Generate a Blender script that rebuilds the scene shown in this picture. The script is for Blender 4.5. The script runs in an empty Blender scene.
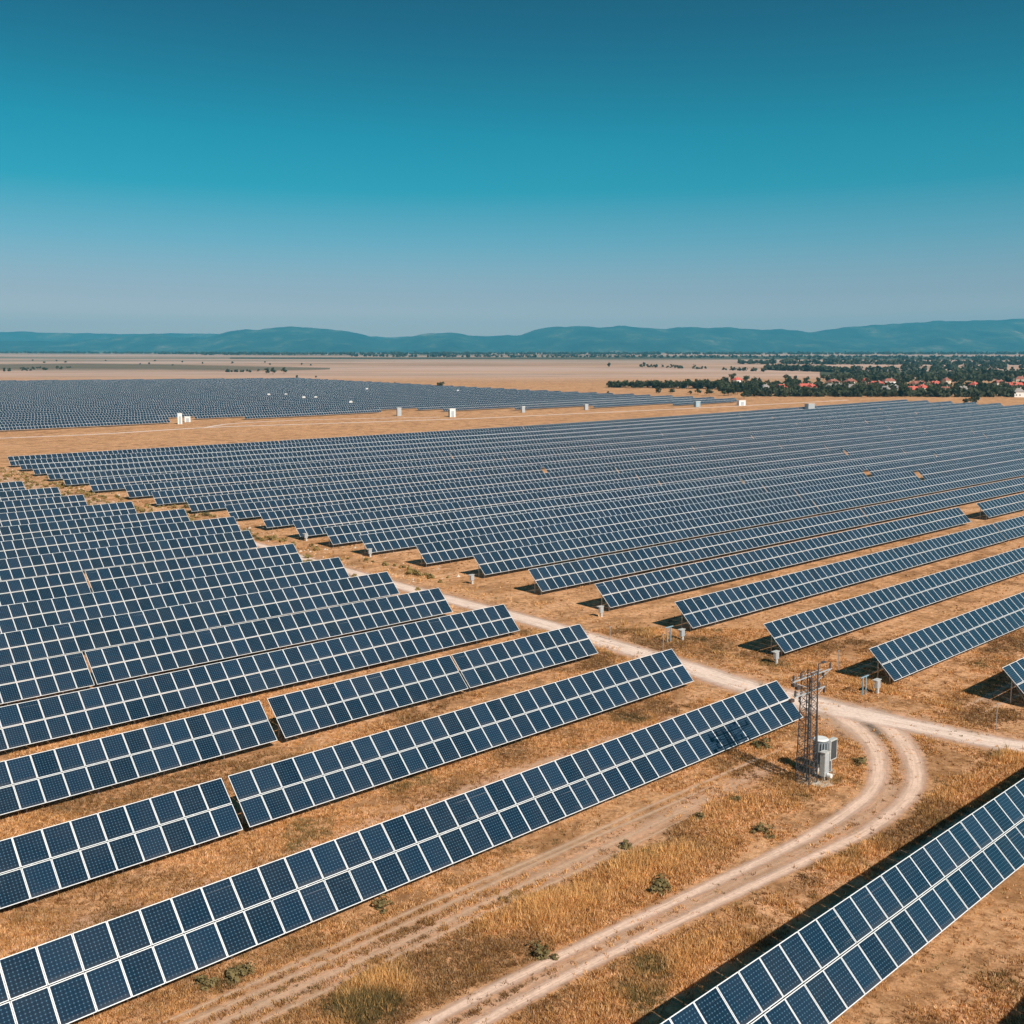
import bpy, math, random
import numpy as np
from mathutils import Vector, Matrix

# ------------------------------------------------------------------ numbers of the place
S = 1.65                      # one module pitch in metres; the layout below is counted in modules
F_PX, HY, AL = 1022.676, 389.988, 0.816298
W, TAU, HB, H = 2.34472, 0.783245, 0.40, 17.8358
TH = math.atan2(512 - HY, F_PX)
DX, DY = math.sin(AL), math.cos(AL)       # along the rows
NX, NY = -math.cos(AL), math.sin(AL)      # across the rows, away from the camera
def soft(Y, Y0, w): return (np.sqrt((Y - Y0) ** 2 + w * w) + (Y - Y0)) / 2
def terr(Y):                               # gently rising plain, in modules
    return (.02624 * (soft(Y, 65.73, 60.) - soft(0., 65.73, 60.))
            + .0150 * (soft(Y, 300., 60.) - soft(0., 300., 60.))
            - .0410 * (soft(Y, 5600., 400.) - soft(0., 5600., 400.)))
def tz(x, y): return float(terr(y / S) * S)
def qs2xy(q, s): return (q * NX + s * DX) * S, (q * NY + s * DY) * S
def P(q, s, z=0.0):
    x, y = qs2xy(q, s); return Vector((x, y, tz(x, y) + z))
_T = np.geomspace(10, 8000, 60000)
def ground_at(px, py):                     # where a line of sight meets the plain
    dx = (px - 512) / F_PX; dz = -(py - 512) / F_PX
    r = (dx, math.cos(TH) + dz * math.sin(TH), -math.sin(TH) + dz * math.cos(TH))
    i = int(np.argmax(_T * r[2] + H < terr(_T * r[1])))
    t = _T[i]; x, y = r[0] * t * S, r[1] * t * S
    return x, y, tz(x, y)

# ------------------------------------------------------------------ camera, sky, sun, exposure
sc = bpy.context.scene
cam = bpy.data.cameras.new('camera'); camo = bpy.data.objects.new('camera', cam)
sc.collection.objects.link(camo)
cam.sensor_width = 36; cam.lens = 36 * F_PX / 1024
cam.clip_start = .5; cam.clip_end = 60000
camo.location = (0, 0, H * S); camo.rotation_euler = (math.radians(90) - TH, 0, 0)
sc.camera = camo
SUN_EL, SUN_AZ = math.radians(39), math.radians(146)     # azimuth clockwise from +Y
sd = Vector((math.sin(SUN_AZ) * math.cos(SUN_EL), math.cos(SUN_AZ) * math.cos(SUN_EL), math.sin(SUN_EL)))
sun = bpy.data.lights.new('sun', 'SUN'); sun.energy = 4.9; sun.angle = math.radians(.55); sun.color = (1, .93, .84)
suno = bpy.data.objects.new('sun', sun); sc.collection.objects.link(suno)
suno.rotation_euler = sd.to_track_quat('Z', 'Y').to_euler()
w = bpy.data.worlds.new('World'); sc.world = w; w.use_nodes = True
nt = w.node_tree; nt.nodes.clear()
wo = nt.nodes.new('ShaderNodeOutputWorld'); bg = nt.nodes.new('ShaderNodeBackground')
sky = nt.nodes.new('ShaderNodeTexSky'); sky.sky_type = 'NISHITA'; sky.sun_disc = False
sky.sun_elevation = SUN_EL; sky.sun_rotation = SUN_AZ; sky.air_density = 1.3; sky.dust_density = 1.2; sky.ozone_density = 1.5
tc = nt.nodes.new('ShaderNodeTexCoord'); sx = nt.nodes.new('ShaderNodeSeparateXYZ'); cr = nt.nodes.new('ShaderNodeValToRGB')
mul = nt.nodes.new('ShaderNodeMix'); mul.data_type = 'RGBA'; mul.blend_type = 'MULTIPLY'; mul.inputs[0].default_value = 1
nt.links.new(tc.outputs['Generated'], sx.inputs[0]); nt.links.new(sx.outputs[2], cr.inputs[0])
e = cr.color_ramp.elements
SKY = [(0.0, (.84, .62, .70)), (.072, (.86, .64, .74)), (.088, (.68, .54, .63)), (.136, (.29, .50, .59)), (.183, (.025, .43, .49)), (.229, (.001, .375, .43)), (.273, (.001, .265, .32)), (.316, (.001, .178, .245)), (.36, (.001, .128, .180)), (.60, (.01, .13, .20)), (1.0, (.02, .09, .13))]
e[0].position, e[0].color = SKY[0][0], (*SKY[0][1], 1); e[1].position, e[1].color = SKY[-1][0], (*SKY[-1][1], 1)
for p_, c_ in SKY[1:-1]:
    k = e.new(p_); k.color = (*c_, 1)
nt.links.new(sky.outputs[0], mul.inputs[6]); nt.links.new(cr.outputs[0], mul.inputs[7])
nt.links.new(mul.outputs[2], bg.inputs[0]); bg.inputs[1].default_value = .13
nt.links.new(bg.outputs[0], wo.inputs[0])
sc.view_settings.view_transform = 'Standard'; sc.view_settings.look = 'None'
sc.view_settings.exposure = 0.30; sc.view_settings.gamma = 1
sc.render.engine = 'CYCLES'
sc.cycles.max_bounces = 6; sc.cycles.volume_bounces = 0; sc.cycles.transparent_max_bounces = 8
sc.render.resolution_x = sc.render.resolution_y = 1024

random.seed(7); rng = np.random.default_rng(7)
COL = sc.collection

# ------------------------------------------------------------------ helpers
def tag(o, label=None, cat=None, group=None, kind=None):
    if label: o['label'] = label
    if cat: o['category'] = cat
    if group: o['group'] = group
    if kind: o['kind'] = kind
    return o
class NB:
    """small node builder"""
    def __init__(s, name):
        s.m = bpy.data.materials.new(name); s.m.use_nodes = True; s.t = s.m.node_tree; s.t.nodes.clear()
        s.out = s.n('ShaderNodeOutputMaterial'); s.b = s.n('ShaderNodeBsdfPrincipled'); s.l(s.b.outputs[0], s.out.inputs[0])
    def n(s, t, **k):
        x = s.t.nodes.new(t)
        for a, v in k.items(): setattr(x, a, v)
        return x
    def l(s, a, b): s.t.links.new(a, b)
    def v(s, sock, val):
        if isinstance(val, (int, float)): sock.default_value = val
        elif isinstance(val, tuple): sock.default_value = (*val, 1) if len(val) == 3 and sock.type == 'RGBA' else val
        else: s.l(val, sock)
    def math(s, op, a, b=0.0, c=0.0):
        x = s.n('ShaderNodeMath', operation=op)
        for i, q in enumerate((a, b, c)): s.v(x.inputs[i], q)
        return x.outputs[0]
    def mix(s, f, a, b, mode='MIX'):
        x = s.n('ShaderNodeMix', data_type='RGBA', blend_type=mode); s.v(x.inputs[0], f); s.v(x.inputs[6], a); s.v(x.inputs[7], b)
        return x.outputs[2]
    def noise(s, vec, sc_, det=4, rough=.6, dim='3D'):
        x = s.n('ShaderNodeTexNoise', noise_dimensions=dim); x.inputs['Scale'].default_value = sc_
        x.inputs['Detail'].default_value = det; x.inputs['Roughness'].default_value = rough
        if vec is not None: s.l(vec, x.inputs['Vector'])
        return x.outputs[0]
    def ramp(s, f, stops):
        x = s.n('ShaderNodeValToRGB'); s.l(f, x.inputs[0]); el = x.color_ramp.elements
        def c4(c): return (c, c, c, 1) if isinstance(c, (int, float)) else (*c, 1)
        el[0].position, el[0].color = stops[0][0], c4(stops[0][1]); el[1].position, el[1].color = stops[-1][0], c4(stops[-1][1])
        for p, c in stops[1:-1]:
            k = el.new(p); k.color = c4(c)
        return x.outputs[0]
    def mapping(s, vec, scale=(1, 1, 1), rot=(0, 0, 0), loc=(0, 0, 0)):
        x = s.n('ShaderNodeMapping'); s.l(vec, x.inputs[0]); x.inputs['Scale'].default_value = scale
        x.inputs['Rotation'].default_value = rot; x.inputs['Location'].default_value = loc
        return x.outputs[0]
    def bump(s, h, st, dist=.05):
        x = s.n('ShaderNodeBump'); x.inputs['Strength'].default_value = st; x.inputs['Distance'].default_value = dist
        s.l(h, x.inputs['Height']); s.l(x.outputs[0], s.b.inputs['Normal'])
    def set(s, **k):
        for a, v in k.items(): s.v(s.b.inputs[a.replace('_', ' ')], v)
        return s
def plain(name, col, rough=.6, metal=0.0, var=.15, scale=3.0):
    b = NB(name); geo = b.n('ShaderNodeTexCoord').outputs['Object']
    nz = b.noise(geo, scale, 5)
    c = b.mix(b.ramp(nz, [(.3, 0.), (.7, 1.)]), tuple(x * (1 - var) for x in col), tuple(min(1, x * (1 + var)) for x in col))
    b.set(Base_Color=c, Roughness=rough, Metallic=metal); return b.m

class MB:
    """collects shapes in one mesh"""
    def __init__(s): s.v = []; s.f = []; s.m = []
    def add(s, vs, fs, mi=0):
        o = len(s.v); s.v += [tuple(p) for p in vs]; s.f += [tuple(i + o for i in q) for q in fs]; s.m += [mi] * len(fs)
    def box(s, x0, x1, y0, y1, z0, z1, mi=0, M=None):
        vs = [(x, y, z) for z in (z0, z1) for y in (y0, y1) for x in (x0, x1)]
        if M: vs = [M @ Vector(p) for p in vs]
        s.add(vs, [(0, 2, 3, 1), (4, 5, 7, 6), (0, 1, 5, 4), (2, 6, 7, 3), (0, 4, 6, 2), (1, 3, 7, 5)], mi)
    def tube(s, a, b, r0, r1=None, n=6, mi=0, cap=True):
        a = Vector(a); b = Vector(b); r1 = r0 if r1 is None else r1
        ax = (b - a).normalized(); u = ax.orthogonal().normalized(); v = ax.cross(u)
        vs = [a + (u * math.cos(2 * math.pi * i / n) + v * math.sin(2 * math.pi * i / n)) * r0 for i in range(n)]
        vs += [b + (u * math.cos(2 * math.pi * i / n) + v * math.sin(2 * math.pi * i / n)) * r1 for i in range(n)]
        fs = [(i, (i + 1) % n, n + (i + 1) % n, n + i) for i in range(n)]
        if cap: fs += [tuple(range(n - 1, -1, -1)), tuple(range(n, 2 * n))]
        s.add(vs, fs, mi)
    def path(s, pts, r, n=6, mi=0):
        for a, b in zip(pts, pts[1:]): s.tube(a, b, r, n=n, mi=mi)
    def mesh(s, name, mats):
        me = bpy.data.meshes.new(name); me.from_pydata(s.v, [], s.f)
        for m in mats: me.materials.append(m)
        if len(mats) > 1: me.polygons.foreach_set('material_index', s.m)
        me.validate(); me.update(); return me
    def build(s, name, mats, parent=None, loc=None, bevel=0):
        if not isinstance(mats, (list, tuple)): mats = [mats]
        o = bpy.data.objects.new(name, s.mesh(name, mats)); COL.objects.link(o)
        if parent: o.parent = parent
        if loc is not None: o.location = loc
        if bevel:
            m = o.modifiers.new('bevel', 'BEVEL'); m.width = bevel; m.segments = 2; m.limit_method = 'ANGLE'
        return o
def empty(name, loc, rz=0.0):
    o = bpy.data.objects.new(name, None); COL.objects.link(o); o.location = loc; o.rotation_euler = (0, 0, rz)
    o.empty_display_size = .5; return o
def np_mesh(name, verts, faces, mats, mat_idx=None, uv=None, color=None, smooth=False):
    """verts (N,3); faces (M,k) of equal k"""
    me = bpy.data.meshes.new(name); N = len(verts); M, k = faces.shape
    me.vertices.add(N); me.vertices.foreach_set('co', np.ascontiguousarray(verts, dtype=np.float32).ravel())
    me.loops.add(M * k); me.loops.foreach_set('vertex_index', faces.astype(np.int32).ravel())
    me.polygons.add(M); me.polygons.foreach_set('loop_start', np.arange(0, M * k, k, dtype=np.int32))
    me.polygons.foreach_set('loop_total', np.full(M, k, dtype=np.int32))
    for m in mats: me.materials.append(m)
    if mat_idx is not None: me.polygons.foreach_set('material_index', np.asarray(mat_idx, dtype=np.int32))
    me.polygons.foreach_set('use_smooth', np.full(M, smooth, dtype=bool))
    if uv is not None:
        l = me.uv_layers.new(name='UVMap'); l.data.foreach_set('uv', np.ascontiguousarray(uv, dtype=np.float32).ravel())
    if color is not None:
        a = me.color_attributes.new('tint', 'FLOAT_COLOR', 'POINT'); a.data.foreach_set('color', np.ascontiguousarray(color, dtype=np.float32).ravel())
    me.update(calc_edges=True); return me
def link(name, me, parent=None, loc=None):
    o = bpy.data.objects.new(name, me); COL.objects.link(o)
    if parent: o.parent = parent
    if loc is not None: o.location = loc
    return o
def vnoise(x, y, seed=0):
    xi = np.floor(x).astype(np.int64); yi = np.floor(y).astype(np.int64); xf = x - xi; yf = y - yi
    def h(a, b):
        n_ = (a * 374761393 + b * 668265263 + seed * 69069) & 0x7fffffff
        n_ = (n_ ^ (n_ >> 13)) * 1274126177 & 0x7fffffff
        return ((n_ ^ (n_ >> 16)) & 0xffff) / 65535.0
    u = xf * xf * (3 - 2 * xf); v = yf * yf * (3 - 2 * yf)
    return (h(xi, yi) * (1 - u) + h(xi + 1, yi) * u) * (1 - v) + (h(xi, yi + 1) * (1 - u) + h(xi + 1, yi + 1) * u) * v
def fbm(x, y, o=4, seed=0):
    r = 0; a = .5; t = 0
    for i in range(o): r = r + a * vnoise(x * 2 ** i, y * 2 ** i, seed + i); t += a; a *= .5
    return r / t

# ------------------------------------------------------------------ materials
def ground_material():
    b = NB('dry_ground'); pos = b.n('ShaderNodeNewGeometry').outputs['Position']
    rot = math.atan2(DY, DX)
    al = b.mapping(b.mapping(pos, rot=(0, 0, -rot)), scale=(.10, 1, 1))     # stretched along the rows
    al2 = b.mapping(b.mapping(pos, rot=(0, 0, -rot)), scale=(.02, 1, 1))
    fine = b.noise(pos, 2.2, 9, .82); mid = b.noise(pos, .22, 6, .65); big = b.noise(pos, .03, 4, .6)
    st = b.noise(al, .9, 6, .7); st2 = b.noise(al2, .45, 4, .6)
    c = b.ramp(fine, [(.35, (.11, .040, .013)), (.44, (.38, .160, .060)), (.53, (.70, .355, .160)), (.64, (.98, .60, .35))])
    c = b.mix(b.ramp(st, [(.42, 0.), (.62, .55)]), c, (.80, .44, .235))
    c = b.mix(b.ramp(st2, [(.50, 0.), (.66, .45)]), c, (.86, .50, .29))
    c = b.mix(b.ramp(mid, [(.48, 0.), (.62, .75)]), c, (.22, .095, .032))
    c = b.mix(b.ramp(b.noise(pos, .5, 6, .7), [(.60, 0.), (.74, .6)]), c, (.15, .105, .05))
    c = b.mix(b.ramp(big, [(.35, .25), (.65, 0.)]), c, (.78, .42, .205))
    spk = b.noise(pos, .95, 8, .8); c = b.mix(b.ramp(spk, [(.40, .7), (.50, 0.)]), c, (.20, .095, .038))
    al3 = b.mapping(b.mapping(pos, rot=(0, 0, -rot)), scale=(.12, 1, 1), loc=(17, 5, 0))
    c = b.mix(b.ramp(b.noise(al3, .075, 7, .72), [(.47, 0.), (.64, .40)]), c, (.42, .20, .075))
    c = b.mix(b.ramp(b.noise(al3, .21, 6, .7), [(.30, .5), (.44, 0.)]), c, (.82, .52, .32))
    # distant plain: large fields, pink-tan stubble, dull green scrub
    sep = b.n('ShaderNodeSeparateXYZ'); b.l(pos, sep.inputs[0])
    far = b.ramp(b.math('DIVIDE', sep.outputs[1], 9000.0), [(.125, 0.), (.17, 1.)])
    fl = b.mapping(pos, scale=(.0007, .0016, 1), rot=(0, 0, .15))
    vor = b.n('ShaderNodeTexVoronoi'); vor.inputs['Scale'].default_value = 1.7; b.l(fl, vor.inputs['Vector'])
    fc = b.ramp(b.noise(vor.outputs['Position'], 7.0, 0), [(.35, (.56, .31, .20)), (.45, (.70, .43, .28)), (.55, (.46, .27, .18)), (.62, (.66, .40, .27)), (.7, (.36, .24, .15))])
    fn = b.noise(b.mapping(pos, scale=(.35, 1., 1)), .0042, 10, .8)
    fc = b.mix(b.ramp(fn, [(.44, 0.), (.58, .7)]), fc, (.30, .19, .13))
    fc = b.mix(b.ramp(b.noise(b.mapping(pos, scale=(.16, 1, 1), rot=(0, 0, .06)), .0034, 8, .72), [(.44, 0.), (.56, .75)]), fc, (.62, .42, .34))
    fc = b.mix(b.ramp(b.noise(b.mapping(pos, scale=(.2, 1, 1), loc=(900, 40, 0)), .0052, 9, .8), [(.52, 0.), (.62, .7)]), fc, (.24, .18, .12))
    scr = b.noise(b.mapping(pos, scale=(.25, 1, 1), loc=(300, 0, 0)), .0016, 6, .65)
    vfar = b.ramp(b.math('DIVIDE', sep.outputs[1], 9000.0), [(.2, 0.), (.42, 1.)])
    fc = b.mix(b.math('MULTIPLY', b.ramp(scr, [(.48, 0.), (.58, .8)]), vfar), fc, (.10, .115, .07))
    c = b.mix(far, c, fc)
    mnt = b.ramp(b.math('DIVIDE', sep.outputs[1], 9000.0), [(.80, 0.), (.90, 1.)])
    mc = b.ramp(b.noise(pos, .0012, 8, .7), [(.35, (.035, .060, .035)), (.62, (.07, .095, .055)), (.72, (.20, .18, .12))])
    c = b.mix(mnt, c, mc)
    b.set(Base_Color=c, Roughness=.95); b.b.inputs['Specular IOR Level'].default_value = .15
    b.bump(b.mix(.4, b.noise(pos, 5.5, 6, .8), fine), .9, .12)
    return b.m
def track_material(name, col, alpha_edge=True, soft=.45, top=1.0):
    """UV: u along metres, v 0..1 across"""
    b = NB(name); uv = b.n('ShaderNodeUVMap').outputs[0]; pos = b.n('ShaderNodeNewGeometry').outputs['Position']
    sep = b.n('ShaderNodeSeparateXYZ'); b.l(uv, sep.inputs[0])
    lon = b.noise(b.mapping(uv, scale=(.25, 14, 1)), 1.0, 5, .65)
    fine = b.noise(pos, 3.5, 8, .75); mid = b.noise(pos, .6, 5, .6)
    c = b.ramp(fine, [(.3, tuple(x * .72 for x in col)), (.5, col), (.72, tuple(min(1, x * 1.18) for x in col))])
    c = b.mix(b.ramp(lon, [(.45, 0.), (.68, .45)]), c, (.34, .21, .12))
    c = b.mix(b.ramp(mid, [(.52, 0.), (.70, .4)]), c, tuple(x * .75 for x in col))
    b.set(Base_Color=c, Roughness=.95); b.b.inputs['Specular IOR Level'].default_value = .15
    b.bump(fine, .6, .05)
    if alpha_edge:
        d = b.math('SUBTRACT', .5, b.math('ABSOLUTE', b.math('SUBTRACT', sep.outputs[1], .5)))   # 0 edge .. .5 centre
        en = b.math('ADD', b.math('MULTIPLY', b.noise(pos, .9, 7, .75), .62), b.math('MULTIPLY', fine, .25))
        a = b.ramp(b.math('SUBTRACT', b.math('MULTIPLY', d, 2.4), b.math('SUBTRACT', en, .18)), [(.0, 0.), (min(.99, soft), top)])
        b.v(b.b.inputs['Alpha'], a)
    return b.m
def glass_material():
    b = NB('solar_cells'); uv = b.n('ShaderNodeUVMap').outputs[0]
    oi = b.n('ShaderNodeObjectInfo')
    fr = b.n('ShaderNodeVectorMath', operation='FRACTION'); b.l(uv, fr.inputs[0])
    fl = b.n('ShaderNodeVectorMath', operation='FLOOR'); b.l(uv, fl.inputs[0])
    idv = b.n('ShaderNodeVectorMath', operation='ADD'); b.l(fl.outputs[0], idv.inputs[0])
    cx = b.n('ShaderNodeCombineXYZ'); b.l(oi.outputs['Random'], cx.inputs[2]); b.l(b.math('MULTIPLY', oi.outputs['Random'], 913.0), cx.inputs[0])
    b.l(cx.outputs[0], idv.inputs[1])
    wn = b.n('ShaderNodeTexWhiteNoise', noise_dimensions='3D'); b.l(idv.outputs[0], wn.inputs[0])
    sep = b.n('ShaderNodeSeparateXYZ'); b.l(fr.outputs[0], sep.inputs[0])
    NXc, NYc = 8.0, 10.0
    u = b.math('MULTIPLY', sep.outputs[0], NXc); v = b.math('MULTIPLY', sep.outputs[1], NYc)
    du = b.math('ABSOLUTE', b.math('SUBTRACT', b.math('FRACT', b.math('ADD', u, .5)), .5))     # distance to nearest grid line
    dv = b.math('ABSOLUTE', b.math('SUBTRACT', b.math('FRACT', b.math('ADD', v, .5)), .5))
    line = b.math('LESS_THAN', b.math('MINIMUM', du, dv), .022)
    dia = b.math('LESS_THAN', b.math('ADD', du, dv), .20)
    bus = b.math('LESS_THAN', b.math('ABSOLUTE', b.math('SUBTRACT', b.math('FRACT', b.math('MULTIPLY', u, 2.0)), .5)), .03)
    cid = b.n('ShaderNodeCombineXYZ'); b.l(b.math('FLOOR', u), cid.inputs[0]); b.l(b.math('FLOOR', v), cid.inputs[1]); b.l(wn.outputs[0], cid.inputs[2])
    wc = b.n('ShaderNodeTexWhiteNoise', noise_dimensions='3D'); b.l(cid.outputs[0], wc.inputs[0])
    base = b.mix(wn.outputs[0], (.004, .012, .024), (.012, .028, .054))
    base = b.mix(b.math('MULTIPLY', wc.outputs[0], .35), base, (.008, .030, .056))
    base = b.mix(b.math('MULTIPLY', bus, .25), base, (.06, .09, .12))
    base = b.mix(b.math('MULTIPLY', line, .55), base, (.06, .11, .15))
    base = b.mix(b.math('MULTIPLY', dia, .60), base, (.11, .22, .31))
    pos = b.n('ShaderNodeNewGeometry').outputs['Position']
    dust = b.ramp(b.noise(pos, .35, 6, .7), [(.4, .0), (.75, .035)])
    dust = b.math('ADD', dust, b.math('MULTIPLY', b.ramp(sep.outputs[1], [(.02, 1.), (.16, 0.)]), b.math('MULTIPLY', wn.outputs[0], .10)))
    base = b.mix(dust, base, (.40, .30, .20))
    b.set(Base_Color=base, Roughness=.16, IOR=1.5)
    b.b.inputs['Coat Weight'].default_value = 1.0; b.b.inputs['Coat Roughness'].default_value = .06; b.b.inputs['Coat IOR'].default_value = 1.6
    b.b.inputs['Sheen Weight'].default_value = .9; b.b.inputs['Sheen Roughness'].default_value = .28; b.b.inputs['Sheen Tint'].default_value = (.5, .75, .9, 1)
    return b.m
M_GLASS = glass_material()
M_FRAME = plain('frame_aluminium', (.80, .80, .79), .5, .08, .07)
M_BOXW = plain('weathered_white_paint', (.52, .51, .48), .6, 0, .18, 6)
M_BACK = plain('panel_backsheet', (.55, .55, .54), .6)
M_STEEL = plain('galvanised_steel', (.42, .43, .44), .45, .5, .15)
M_DARKSTEEL = plain('weathered_steel', (.10, .10, .11), .55, .5, .3, 8)
M_WHITE = plain('white_paint', (.78, .77, .74), .45, 0, .06)
M_GREYP = plain('grey_paint', (.42, .45, .47), .45, .1, .1)
M_TANK = plain('tank_grey', (.20, .22, .24), .5, .1, .15)
M_BLUEP = plain('pale_blue_paint', (.28, .42, .50), .5, .1, .1)
M_DARKPANEL = plain('dark_panel', (.045, .06, .07), .35, .1, .2)
M_CONC = plain('concrete', (.50, .46, .40), .9, 0, .25, 4)
M_INSUL = plain('insulator_ceramic', (.08, .06, .055), .35)
M_ROAD = track_material('gravel_road', (.88, .66, .54), soft=.5)
M_RUT = track_material('rut_dirt', (.84, .58, .44), soft=.7)
M_FAINT = track_material('worn_soil', (.80, .53, .35), soft=.99, top=.75)
M_WORN = track_material('worn_verge', (.84, .54, .36), soft=.9, top=.6)

# ------------------------------------------------------------------ setting: one ground sheet
def warp(a, b, fine, grow, n):
    out = [0.0]; st = fine
    while out[-1] < max(abs(a), abs(b)): out.append(out[-1] + st); st *= grow
    p = np.array(out); r = np.concatenate([-p[:0:-1], p]); return r[(r >= a) & (r <= b)]
xs = warp(-14000, 14000, 3.0, 1.035, 0); ys = warp(-600, 16800, 3.0, 1.022, 0)
XX, YY = np.meshgrid(xs, ys)
ZZ = terr(YY / S) * S
V = np.stack([XX.ravel(), YY.ravel(), ZZ.ravel()], 1)
ny_, nx_ = XX.shape; I = np.arange(ny_ * nx_).reshape(ny_, nx_)
Fq = np.stack([I[:-1, :-1].ravel(), I[:-1, 1:].ravel(), I[1:, 1:].ravel(), I[1:, :-1].ravel()], 1)
M_GROUND = ground_material()
g = link('ground', np_mesh('ground', V, Fq, [M_GROUND], smooth=True)); tag(g, kind='structure')

M_HILL = NB('hill_woods')
_hp = M_HILL.n('ShaderNodeNewGeometry').outputs['Position']
_hc = M_HILL.ramp(M_HILL.noise(M_HILL.mapping(_hp, scale=(1, .5, 1.6)), .0022, 9, .72), [(.36, (.012, .022, .016)), (.52, (.035, .055, .032)), (.60, (.09, .10, .055)), (.70, (.30, .24, .16))])
M_HILL.set(Base_Color=_hc, Roughness=1.0); M_HILL.b.inputs['Specular IOR Level'].default_value = .1; M_HILL = M_HILL.m
def hill_range(name, y_near, y_ridge, y_end, pxs, rys, seed, jag):
    pp = np.arange(-900, 1950, 3.0); yy = np.concatenate([np.linspace(y_near, y_ridge, 70), np.linspace(y_ridge, y_end, 16)[1:]])
    PX, YY_ = np.meshgrid(pp, yy); XX_ = (PX - 512) / F_PX * YY_ * math.cos(TH)
    base = terr(YY_ / S) * S
    ridge = np.interp(PX, pxs, rys) + (fbm(PX / 26 + seed, PX * 0 + 3, 5, 5 + seed) - .5) * jag
    zr = H * S + y_ridge * (HY - ridge) / F_PX
    tt = np.clip((YY_ - y_near) / (y_ridge - y_near), 0, 1); prof = tt ** 1.5 * (1.6 - .6 * tt)
    spur = 1 - np.abs(fbm(XX_ / 1500 + seed, YY_ / 2600, 5, 31 + seed) * 2 - 1) * 2.0
    Z = base + (zr - base) * prof * (1 - .75 * (1 - prof) * (1 - spur)) + (fbm(XX_ / 420, YY_ / 420, 4, 8 + seed) - .5) * 120 * np.sqrt(prof * (1 - prof) + 1e-6)
    back = np.clip((YY_ - y_ridge) / (y_end - y_ridge), 0, 1); Z = Z * (1 - .5 * back) - 10 * (tt <= 0)
    n1, n2 = PX.shape; I_ = np.arange(n1 * n2).reshape(n1, n2)
    F_ = np.stack([I_[:-1, :-1].ravel(), I_[:-1, 1:].ravel(), I_[1:, 1:].ravel(), I_[1:, :-1].ravel()], 1)
    tag(link(name, np_mesh(name, np.stack([XX_.ravel(), YY_.ravel(), Z.ravel()], 1), F_, [M_HILL], smooth=True)), kind='structure')
hill_range('hills', 10600, 14600, 16200, [-900, -300, 0, 60, 120, 150, 200, 240, 262, 290, 318, 345, 380, 410, 432, 455, 490, 520, 545, 575, 620, 655, 690, 720, 765, 790, 815, 840, 880, 930, 980, 1024, 1100, 1300, 1950],
           [340, 338, 341, 341, 339, 336.5, 338, 333, 331.5, 328.5, 330, 333, 340, 339, 335, 334.5, 338, 335, 329, 326.8, 328.2, 330.5, 327.8, 329, 330.5, 332.5, 333.5, 329, 325.5, 321.5, 320.8, 321.5, 323, 325, 332], 1, 5.0)
hill_range('far_hills', 15200, 17200, 18200, [-900, 0, 70, 130, 180, 260, 400, 700, 1000, 1950], [331, 333.2, 333.8, 335, 334.5, 336, 337.5, 336, 334, 330], 7, 3.0)
def ribbon(name, pts, widths, mat, z=.02, kind='structure', near_k=.978):
    """pts in row coordinates (q, s); smooth spline resampled, laid on the ground"""
    p = np.array([qs2xy(a[0] * near_k, a[1] * near_k) for a in pts]); t = np.arange(len(p)); n_ = max(40, len(p) * 14)
    tt = np.linspace(0, len(p) - 1, n_)
    def cr_(c):
        i = np.clip(tt.astype(int), 0, len(p) - 2); u = tt - i
        g_ = lambda k: c[np.clip(i + k, 0, len(p) - 1)]
        return .5 * (2 * g_(0) + (g_(1) - g_(-1)) * u + (2 * g_(-1) - 5 * g_(0) + 4 * g_(1) - g_(2)) * u ** 2 + (3 * g_(0) - g_(-1) - 3 * g_(1) + g_(2)) * u ** 3)
    x, y = cr_(p[:, 0]), cr_(p[:, 1]); ww = np.interp(tt, t, np.array(widths) * np.ones(len(p)))
    tx, ty = np.gradient(x), np.gradient(y); L = np.hypot(tx, ty); tx, ty = tx / L, ty / L
    s = np.concatenate([[0], np.cumsum(np.hypot(np.diff(x), np.diff(y)))])
    K = 5; vs = []; uv = []
    for k in range(K):
        o = (k / (K - 1) - .5) * ww
        X = x - ty * o; Y = y + tx * o; vs.append(np.stack([X, Y, terr(Y / S) * S + z], 1)); uv.append(np.stack([s, np.full_like(s, k / (K - 1))], 1))
    vs = np.concatenate(vs); uv = np.concatenate(uv)
    Fs = []
    for k in range(K - 1):
        a = k * n_ + np.arange(n_ - 1); Fs.append(np.stack([a, a + 1, a + 1 + n_, a + n_], 1))
    Fs = np.concatenate(Fs); o = link(name, np_mesh(name, vs, Fs, [mat], uv=uv[Fs].reshape(-1, 2)))
    tag(o, kind=kind); return np.stack([x, y, ww], 1)
ROADS = []
ROADS.append(ribbon('gravel_road', [(-40, 68), (-10, 61), (8, 56), (18.5, 53), (24, 52.1), (29, 51.6), (34, 51.6), (40, 52.4), (46, 53), (55, 53.8), (67, 54), (84, 54.9), (100, 56.0), (115, 57.0), (128, 58)],
                    [5.5, 5.5, 5.5, 5.2, 5.5, 7.0, 6.4, 5.8, 5.6, 5.2, 4.8, 4.0, 3.0, 1.4, .6], M_ROAD, .024))
inner = [(30.5, 52.2), (27.6, 50.8), (24.4, 48.2), (22.4, 45.2), (21.2, 42.2), (20.75, 38.8), (20.7, 35.3), (20.85, 32), (21.1, 28.5), (21.4, 24), (21.6, 20.4), (21.7, 17), (21.7, 8), (21.5, -10)]
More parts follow.
